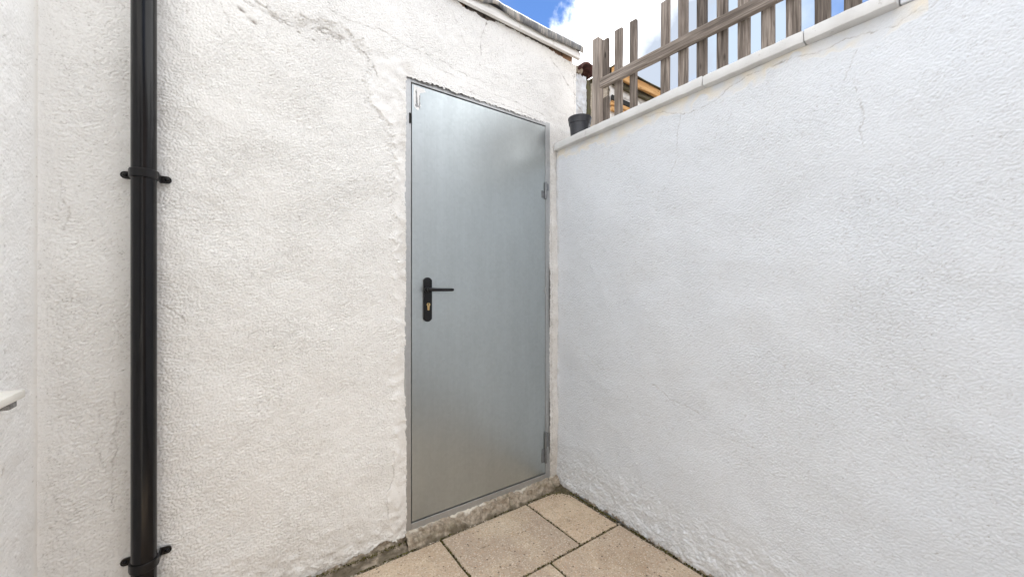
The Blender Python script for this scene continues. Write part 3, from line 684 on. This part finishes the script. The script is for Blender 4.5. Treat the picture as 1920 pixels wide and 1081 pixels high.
def coping_mat():
    m = M_('coping paint'); c = m.coords(); n = m.noise(c, 30, 5, 0.7); k = m.noise(c, 7, 4, 0.6); f = m.noise(c, 170, 3)
    col = m.mix(m.rng(k, 0.35, 0.7), (0.66, 0.665, 0.665), (0.56, 0.56, 0.555))
    col = m.mix(m.rng(n, 0.62, 0.70, 0, 0.55), col, (0.36, 0.35, 0.33)); m.bump(m.math('ADD', n, f), 0.5, 0.002); return m.out(col, 0.85)
MAT_COPING = coping_mat()
for o in bwall.children:
    if o.name.startswith('coping_stone'): o.data.materials.append(MAT_COPING)

# ------------------------------------------------------------------ house on the left, unseen house added behind the yard to shape the light
STEP = 0.003
house = empty('house', 'bright white rendered house wall with a white window sill at the far left', 'house', (-1.114, -2, 0))
us, vs, U, V = wall_grid(-0.46, 0.0, 0.0, 2.3)
n, m = U.shape
st = strokes(n, m, STEP, 0.012, 0.008, 0.4, 0.8); mid = soft(n, m, STEP, 0.022); big = soft(n, m, STEP, 0.1)
pits = soft(n, m, STEP, 0.0036); pm = sstep(1.9, 2.7, pits)
h = 0.0007*np.tanh(1.3*st)+0.0006*mid+0.002*big-0.002*pm
h = h*sstep(0.0, -0.05, U)+0.010*np.exp(U/0.010)
ck = 0.40*pm
g = np.exp(-(np.hypot((U+0.185)*1.0, (V-0.70)*0.35)/0.0035)**2); h -= 0.005*g; ck = np.maximum(ck, 0.9*g)
P = np.stack([-1.114+h, U, V], -1)
build_relief('wall', U, V, P, np.ones_like(U, bool), {'crack': ck, 'cream': np.clip(0.25*sstep(0.03, 0.0, -U), 0, 1), 'mud': 0.12*sstep(0.03, 0.0, -U)}, MAT_LEFT, house)
bm = bmesh.new(); XW = -1.114
box(bm, -1.4, XW, -4.45, -1.45, -0.06, 2.8); box(bm, -1.4, XW, -1.449, -0.4605, -0.06, 0.893); box(bm, -1.4, XW, -1.449, -0.4605, 2.02, 2.8)
box(bm, -1.4, XW, -0.460, 2.0, 2.301, 2.8); box(bm, -1.4, -1.126, -0.460, 2.0, -0.06, 2.30)
from_bm('side_wall', bm, MAT_LEFT, house)
rough_box('window_sill', (-1.20, -1.064, -1.55, -0.243, 0.893, 0.912), MAT_WHITE, house, 0.05, 0.0012, 20, 0.003, 5)
box_obj('sill_bracket', (-1.112, -1.082, -0.262, -0.225, 0.868, 0.8915), MAT_SCUFF, house, 0.003)
bm = bmesh.new()
for b in [(-1.19, -1.14, -1.449, -1.39, 0.915, 2.019), (-1.19, -1.14, -0.52, -0.462, 0.915, 2.019), (-1.19, -1.14, -1.388, -0.522, 0.915, 0.975), (-1.19, -1.14, -1.388, -0.522, 1.96, 2.019), (-1.19, -1.14, -0.98, -0.93, 0.977, 1.958)]: box(bm, *b, bevel=0.004)
win = from_bm('window', bm, MAT_WHITE, house)
o = box_obj('pane', (-1.17, -1.164, -1.388, -0.522, 0.976, 1.959), MAT_GLASS); o.parent = win
bm = bmesh.new(); box(bm, -4.0, -1.06, -4.45, 2.2, 2.802, 2.92, bevel=0.01); from_bm('roof', bm, MAT_ROOFFELT, house)
rear = empty('added_rear_house', 'unseen brown brick house added behind the viewpoint to shape the light', 'house', (0, -5.5, 0))
bm = bmesh.new(); box(bm, -9, 9, -9.0, -4.6, -0.06, 3.6); from_bm('wall', bm, simple('brown brickwork', (0.26, 0.19, 0.15), 0.9, var=0.25, scale=6), rear)  # unseen wall, kept dark so that little light bounces back
box_obj('roof', (-9.2, 9.2, -9.2, -4.5, 3.602, 3.72), MAT_ROOFFELT, rear)
for X in (-3.4, 0.2, 3.4):
    for z in (0.95,):
        f = bmesh.new(); w = 0.55
        for b in [(X-w, X-w+.07, -4.6, -4.56, z, z+1.2), (X+w-.07, X+w, -4.6, -4.56, z, z+1.2), (X-w+.071, X+w-.071, -4.6, -4.56, z, z+.07), (X-w+.071, X+w-.071, -4.6, -4.56, z+1.13, z+1.2)]: box(f, *b)
        fo = from_bm('window', f, MAT_WHITE, rear)
        g = box_obj('pane', (X-w+.07, X+w-.07, -4.598, -4.585, z+.07, z+1.13), MAT_GLASS); g.parent = fo; g.matrix_parent_inverse = Matrix.Translation((0, 5.5, 0)) if False else g.matrix_parent_inverse

# ------------------------------------------------------------------ black drainpipe with two clips
PXc, PYc, PR = -0.8815, -0.057, 0.0300
pipe = empty('drainpipe', 'glossy black round drainpipe clipped to the cream wall left of the door', 'drainpipe', (PXc, PYc, 0))
bm = bmesh.new(); lathe(bm, [(PR, -0.02), (PR, 0.6), (PR, 1.2), (PR, 1.8), (PR, 2.52)], PXc, PYc, 64); from_bm('pipe', bm, MAT_PIPE, pipe, True)
def clip(z, parent):
    bm = bmesh.new(); a, b = PR+0.0008, PR+0.0042; h2 = 0.013; n = 48
    lathe(bm, [(a, z-h2), (b-0.001, z-h2), (b, z-h2+0.001), (b, z+h2-0.001), (b-0.001, z+h2), (a, z+h2)], PXc, PYc, n)
    for s in (-1, 1):                                       # side straps back to the wall and the ears
        X = PXc+s*(PR+0.0028)
        box(bm, X-0.0022, X+0.0022, PYc-0.004, -0.016, z-h2+0.001, z+h2-0.001, bevel=0.001)
        pts = [(X-s*0.002, z-0.0118), (X-s*0.002, z+0.0118)]+[(X+s*(0.016+0.0115*math.sin(math.radians(t))), z+0.0115*math.cos(math.radians(t))) for t in range(0, 181, 20)]
        prism(bm, pts, -0.0165, -0.0115)
    o = from_bm('clip', bm, MAT_BLACK, parent)
    for s in (-1, 1):
        X = PXc+s*(PR+0.0028+0.016)
        sb = bmesh.new(); lathe(sb, [(0.0001, 0.006), (0.004, 0.0055), (0.0062, 0.003), (0.0066, 0.0), (0.0001, -0.012)], 0, 0, 14)
        for v in sb.verts: v.co = Vector((X+v.co.x, -0.0165-v.co.z, z+v.co.y))
        so = from_bm('screw', sb, MAT_BLACK, None, True); so.parent = o; so.matrix_parent_inverse = Matrix.Identity(4)
    return o
clip(1.508, pipe); clip(0.304, pipe)

# ------------------------------------------------------------------ picket fence standing on the wall
FX, FSL = 0.97, 0.0717                  # front plane of the pickets: X = FX - FSL*Y
fence = empty('picket_fence', 'weathered brown open picket fence with one rail on top of the garden wall', 'fence', (FX, -0.2, 2.007))
fang = math.atan(FSL)
def board(name, y0, z0, z1, w, t, mat, dx=0.0, top=0.0, lean=0.0):
    """an upright board: y0 is its far edge, w its width along the fence"""
    bm = bmesh.new(); L = z1-z0
    box(bm, 0, t, -w, 0, 0, L, bevel=0.0015, seg=1)
    for k in range(1, 8):
        bmesh.ops.bisect_plane(bm, geom=bm.verts[:]+bm.edges[:]+bm.faces[:], plane_co=(0, 0, L*k/8), plane_no=(0, 0, 1))
    s = y0*31.7+z0
    for v in bm.verts:
        v.co.x += 0.0022*mnoise.noise(Vector((s, v.co.z*3, v.co.y*8))); v.co.y += 0.002*mnoise.noise(Vector((s+9, v.co.z*4, 0)))
        if v.co.z > L*0.99: v.co.z += top*(v.co.y/-w-0.5)+0.003*mnoise.noise(Vector((s, v.co.y*60, v.co.x*60)))
    o = from_bm(name, bm, mat, fence)
    o.matrix_parent_inverse = Matrix.Translation(-fence.location)
    o.location = (FX-FSL*y0+dx, y0, z0); o.rotation_euler = (lean, 0, fang); return o
post = board('post', -0.193, 2.0065, 2.558, 0.044, 0.046, MAT_RAIL)
T = 0.019
PLK = [(-0.340, 2.533, 0.043), (-0.433, 2.532, 0.037), (-0.603, 2.532, 0.041), (-0.689, 2.60, 0.042), (-0.775, 2.61, 0.042), (-0.860, 2.60, 0.042), (-0.944, 2.605, 0.044),
       (-1.028, 2.60, 0.045), (-1.111, 2.61, 0.045), (-1.197, 2.60, 0.045), (-1.280, 2.605, 0.046)]
for y0, zt, w in PLK:
    board('plank', y0, 2.0065, zt, w, T, MAT_WOOD, top=random.uniform(-0.004, 0.004), lean=random.uniform(-0.004, 0.004))
board('plank', -0.263, 2.262, 2.522, 0.036, T, MAT_WOOD)       # upper half of the broken picket
board('plank', -0.266, 2.0065, 2.205, 0.034, T, MAT_WOOD, top=0.006)
# rail along the yard side of the pickets
L = 1.10; bm = bmesh.new(); box(bm, -0.026, 0.0, -0.0255, 0.0255, 0, L, bevel=0.002, seg=1)
for k in range(1, 22): bmesh.ops.bisect_plane(bm, geom=bm.verts[:]+bm.edges[:]+bm.faces[:], plane_co=(0, 0, L*k/22), plane_no=(0, 0, 1))
for v in bm.verts:
    v.co.y += 0.0022*mnoise.noise(Vector((v.co.z*6, v.co.y*20, 1))); v.co.x += 0.0015*mnoise.noise(Vector((v.co.z*8, v.co.y*30, 5)))
rail = from_bm('rail', bm, MAT_RAIL, fence); rail.matrix_parent_inverse = Matrix.Translation(-fence.location)
# local Z runs along the fence towards the viewer, local Y is up
dvec = Vector((FSL, -1, 0)).normalized(); upv = Vector((0, 0, 1)); xv = upv.cross(dvec)
R3 = Matrix((xv, upv, dvec)).transposed()
if xv.x < 0: R3 = Matrix((-xv, -upv, dvec)).transposed()
rail.rotation_euler = R3.to_euler(); rail.location = (FX-FSL*(-0.265)-0.0012, -0.265, 2.277)

# ------------------------------------------------------------------ pot, tile shard
bm = bmesh.new(); pcx, pcy, pz = 0.958, -0.122, 2.0085
prof = [(0.0001, pz+0.004), (0.048, pz+0.004), (0.049, pz), (0.052, pz+0.001), (0.0525, pz+0.010), (0.0598, pz+0.104), (0.0640, pz+0.106), (0.0650, pz+0.110), (0.0672, pz+0.138), (0.0695, pz+0.141), (0.0695, pz+0.148), (0.0675, pz+0.149), (0.065, pz+0.141), (0.0615, pz+0.112), (0.050, pz+0.012), (0.0001, pz+0.010)]
prof = [(q*0.97, pz+(z_-pz)*0.84) for q, z_ in prof]
lathe(bm, prof, pcx, pcy, 48)
pot = from_bm('plant_pot', bm, MAT_POT, None, True); tag(pot, 'empty dark plastic plant pot on the coping beside the fence post', 'plant pot')
m_ = pot.modifiers.new('edges', 'EDGE_SPLIT'); m_.split_angle = math.radians(50)
bm = bmesh.new()
for i in range(7):
    for j in range(5): pass
pts3 = []
for i in range(8):
    a = math.radians(20+i*17); row = []
    for j in range(6):
        r = 0.05+0.004*mnoise.noise(Vector((i, j, 2))); row.append(bm.verts.new((0.93+r*math.cos(a)*0.9+random.uniform(-.003, .003), -0.055+0.10*j/5+random.uniform(-.004, .004)*(j in (0, 5)), 2.0+r*math.sin(a)*0.75-0.006)))
    pts3.append(row)
for i in range(7):
    for j in range(5): bm.faces.new((pts3[i][j], pts3[i+1][j], pts3[i+1][j+1], pts3[i][j+1]))
shard = from_bm('tile_shard', bm, MAT_TILE, None, True); sm = shard.modifiers.new('t', 'SOLIDIFY'); sm.thickness = 0.011
tag(shard, 'small broken red brown tile shard on the coping in the wall corner', 'broken tile')

# ------------------------------------------------------------------ white stub pier with clay ridge tile, old mossy timber behind
pier = empty('gable_pier', 'narrow cracked white pier behind the plant pot, capped by a dark red tile', 'pier', (1.105, 0.1, 0))
us, vs, U, V = wall_grid(1.049, 1.163, 1.9, 2.515, 0.004)
n, m = U.shape; mid = soft(n, m, 0.004, 0.022); ck = np.zeros((n, m)); j = 0.003*soft(n, m, 0.004, 0.01)
h = 0.0016*mid+0.0008*soft(n, m, 0.004, 0.007); mud = np.clip(0.12+0.12*mid, 0, 1)
crack(h, ck, U+j, V, [(1.052, 2.34), (1.09, 2.30), (1.13, 2.27), (1.15, 2.21)], 0.0035, 0.002, 0.7)
crack(h, ck, U+j, V, [(1.052, 2.50), (1.054, 2.40), (1.05, 2.28), (1.053, 2.15)], 0.006, 0.004, 0.7)
crack(h, ck, U+j, V, [(1.052, 2.485), (1.08, 2.51), (1.10, 2.50)], 0.006, 0.004, 0.8)
build_relief('render', U, V, np.stack([U, 0.022-h, V], -1), V < 2.505+j*3, {'crack': ck, 'mud': mud, 'cream': 0*ck}, MAT_RIGHT, pier)
rough_box('core', (1.050, 1.161, 0.032, 0.16, -0.06, 2.50), MAT_MORTAR, pier, 0.06, 0.003, 20, 0.004, 3)
rough_box('mortar_bed', (1.046, 1.13, 0.012, 0.15, 2.502, 2.545), MAT_MORTAR, pier, 0.014, 0.010, 30, 0.008, 8)
bm = bmesh.new(); rows = []
for i in range(13):
    a = math.radians(8+i*13.5); rows.append([bm.verts.new((1.150+0.072*math.cos(a), -0.012+0.24*q/6+0.006*mnoise.noise(Vector((i*.7, q, 0)))*(q in (0,)), 2.515+0.064*math.sin(a)+0.004*mnoise.noise(Vector((i*.5, q*.5, 7))))) for q in range(7)])
for i in range(12):
    for q in range(6): bm.faces.new((rows[i][q], rows[i+1][q], rows[i+1][q+1], rows[i][q+1]))
rt = from_bm('ridge_tile', bm, MAT_TILE, pier, True); sm = rt.modifiers.new('t', 'SOLIDIFY'); sm.thickness = 0.014
old = empty('old_timber', 'dark mossy rotting timber upright squeezed between white pier and fence post', 'timber', (1.19, 0.05, 1.9))
rough_box('upright', (1.169, 1.215, 0.03, 0.075, 1.90, 2.50), MAT_OLDWOOD, old, 0.04, 0.006, 25, 0.004, 4)
rough_box('batten', (1.19, 1.26, -0.06, -0.035, 1.95, 2.32), MAT_WOOD, old, 0.05, 0.003, 20, 0.002, 6)

# ------------------------------------------------------------------ neighbour building beyond the fence, pale and orange by colour alone
nb = empty('neighbour_building', 'pale neighbour building with orange fascia seen between the fence pickets', 'building', (3.5, 1.3, 0))
us, vs, U, V = wall_grid(2.84, 6.2, 2.2, 3.56, 0.012)
n, m = U.shape; mid = soft(n, m, 0.012, 0.05); ck = np.zeros((n, m)); j = 0.02*soft(n, m, 0.012, 0.04)
h = 0.006*mid
for pth in ([(2.9, 3.5), (3.1, 3.42), (3.25, 3.44), (3.5, 3.3)], [(2.6, 3.3), (2.9, 3.26), (3.2, 3.32)], [(3.3, 3.5), (3.6, 3.42), (4.0, 3.44)]): crack(h, ck, U+j, V, pth, 0.012, 0.008, 0.6)
build_relief('wall', U, V, np.stack([U, 1.24-h, V], -1), np.ones_like(U, bool), {'crack': ck, 'mud': np.clip(0.25+0.25*mid, 0, 1), 'cream': np.full_like(h, 0.35)}, MAT_BACK, nb)
box_obj('wall_core', (2.84, 6.2, 1.27, 4.0, -0.06, 3.64), MAT_MORTAR, nb)
def along(name, b, mat):                # a board lying along X, grain along its length
    x0, x1, y0, y1, z0, z1 = b
    bm = bmesh.new(); box(bm, z0-z1, 0, y0-y1, 0, 0, x1-x0, bevel=0.006, seg=1)
    for k in range(1, 24): bmesh.ops.bisect_plane(bm, geom=bm.verts[:]+bm.edges[:]+bm.faces[:], plane_co=(0, 0, (x1-x0)*k/24), plane_no=(0, 0, 1))
    for v in bm.verts: v.co.x += 0.010*mnoise.noise(Vector((v.co.z*4, v.co.y*9, z0*7)))
    o = from_bm(name, bm, mat, nb); o.matrix_parent_inverse = Matrix.Translation(-nb.location)
    o.rotation_euler = Matrix(((0, 0, 1), (0, 1, 0), (-1, 0, 0))).to_euler(); o.location = (x0, y1, z0); return o
along('fascia_board', (2.80, 6.2, 1.14, 1.18, 3.555, 3.655), MAT_ORANGE)
along('gutter_board', (2.84, 6.2, 1.19, 1.235, 3.50, 3.545), MAT_OLDWOOD)
along('roof_edge', (2.80, 6.2, 1.12, 1.60, 3.658, 3.675), MAT_OLDWOOD)
for z in (3.20, 3.26): along('weatherboard', (2.84, 3.5, 1.20, 1.232, z, z+0.05), MAT_ORANGE)
box_obj('dark_gap_strip', (2.86, 3.6, 1.215, 1.233, 3.33, 3.385), MAT_DARK, nb)  # solid dark strip, a gap's shade put into its colour

# ------------------------------------------------------------------ moss and grit gathered along the wall feet (uncountable)
def chips(name, pts, mat, smin, smax, flat=0.5, label=None, cat=None):
    V_, F_ = [], []
    for (X, Y, Z) in pts:
        s = random.uniform(smin, smax)*(1.6 if random.random() < 0.06 else 1); b = len(V_)
        rot = Matrix.Rotation(random.uniform(0, 6.28), 3, 'Z') @ Matrix.Rotation(random.uniform(-.6, .6), 3, 'X')
        for q in [(1, 0, 0), (0, 1, 0), (-1, 0.1, 0), (0.1, -1, 0), (0, 0, 1), (0, 0, -1)]:
            v = rot @ Vector((q[0]*s*random.uniform(.6, 1.2), q[1]*s*random.uniform(.4, 1.1), q[2]*s*flat)); V_.append((X+v.x, Y+v.y, Z+v.z+s*flat*0.4))
        for a, c in ((0, 1), (1, 2), (2, 3), (3, 0)): F_ += [(b+a, b+c, b+4), (b+c, b+a, b+5)]
    me = bpy.data.meshes.new(name); me.from_pydata(V_, [], F_); me.update()
    return tag(link(name, me, mat), label, cat, None, 'stuff')
bm = bmesh.new(); bmesh.ops.create_grid(bm, x_segments=40, y_segments=40, size=0.5)
for v in bm.verts:
    fx, fy = v.co.x+0.5, v.co.y+0.5                      # 0 at the corner
    X, Y = 0.893-0.17*fx, -0.045-0.15*fy
    hgt = 0.028*max(0.0, 1-1.15*(fx+fy)-0.25*mnoise.noise(Vector((X*40, Y*40, 0))))
    v.co = Vector((X, Y, -0.006+hgt+0.003*mnoise.noise(Vector((X*90, Y*90, 5)))*(hgt > 0)))
tag(from_bm('dirt_heap', bm, MAT_JOINT, None, True), 'small heap of brown dirt on the paving in the corner beside the door', None, None, 'stuff')
R_ = random.random
g = random.gauss
grit, moss = [], []
for _ in range(4200):                   # right wall foot
    Y = -1.9*R_()**1.15; d = abs(g(0, 0.010)); grit.append((0.886-d, Y, -0.004*min(1, d/0.006)+0.0))
    if R_() < 0.55 and mnoise.noise(Vector((0, Y*7, 3))) > -0.15: moss.append((0.888-abs(g(0, 0.006)), Y, 0.0))
for _ in range(1100):                   # corner heap
    a, b = abs(g(0, 0.045)), abs(g(0, 0.05)); grit.append((0.885-a, -0.055-b, -0.002))
    if R_() < 0.4: moss.append((0.885-a*0.9, -0.05-b*0.6, 0.0))
for _ in range(3400):                   # foot of the outbuilding
    X = -1.1+1.98*R_(); d = abs(g(0, 0.007)); grit.append((X, -0.060-d+0.004, -0.004))
    if R_() < 0.5 and mnoise.noise(Vector((X*8, 0, 9))) > -0.1: moss.append((X, -0.056-abs(g(0, 0.004))+0.004, -0.002))
for _ in range(330):                    # left foot, moss against the flaking render
    X = -0.45+0.42*R_(); moss.append((X, -0.016-0.012*R_(), 0.018+0.012*R_()))
for y0, y1, xs in ROWS[:3]:             # in the joints
    for _ in range(900):
        X = -1.1+1.97*R_(); moss.append((X, y0+g(0, 0.0032), -0.004+0.003*R_()))
    for X in xs[1:-1]:
        for _ in range(230): moss.append((X+g(0, 0.003), y0+(y1-y0)*R_(), -0.005+0.003*R_()))
for X, Y in [(0.255, -0.225)]:          # dark fleck on the slab
    for _ in range(26): grit.append((X+g(0, 0.012), Y+g(0, 0.004), 0.0))
for _ in range(260): grit.append((-1.0+1.88*R_(), -0.07-0.9*R_(), 0.0))
chips('grit', grit, MAT_GRIT, 0.0012, 0.0034, 0.5, 'brown grit and crumbs gathered along the foot of the walls', 'grit')
chips('moss', moss, MAT_MOSS, 0.0016, 0.0042, 0.7, 'dark green moss in the paving joints and wall corners', 'moss')
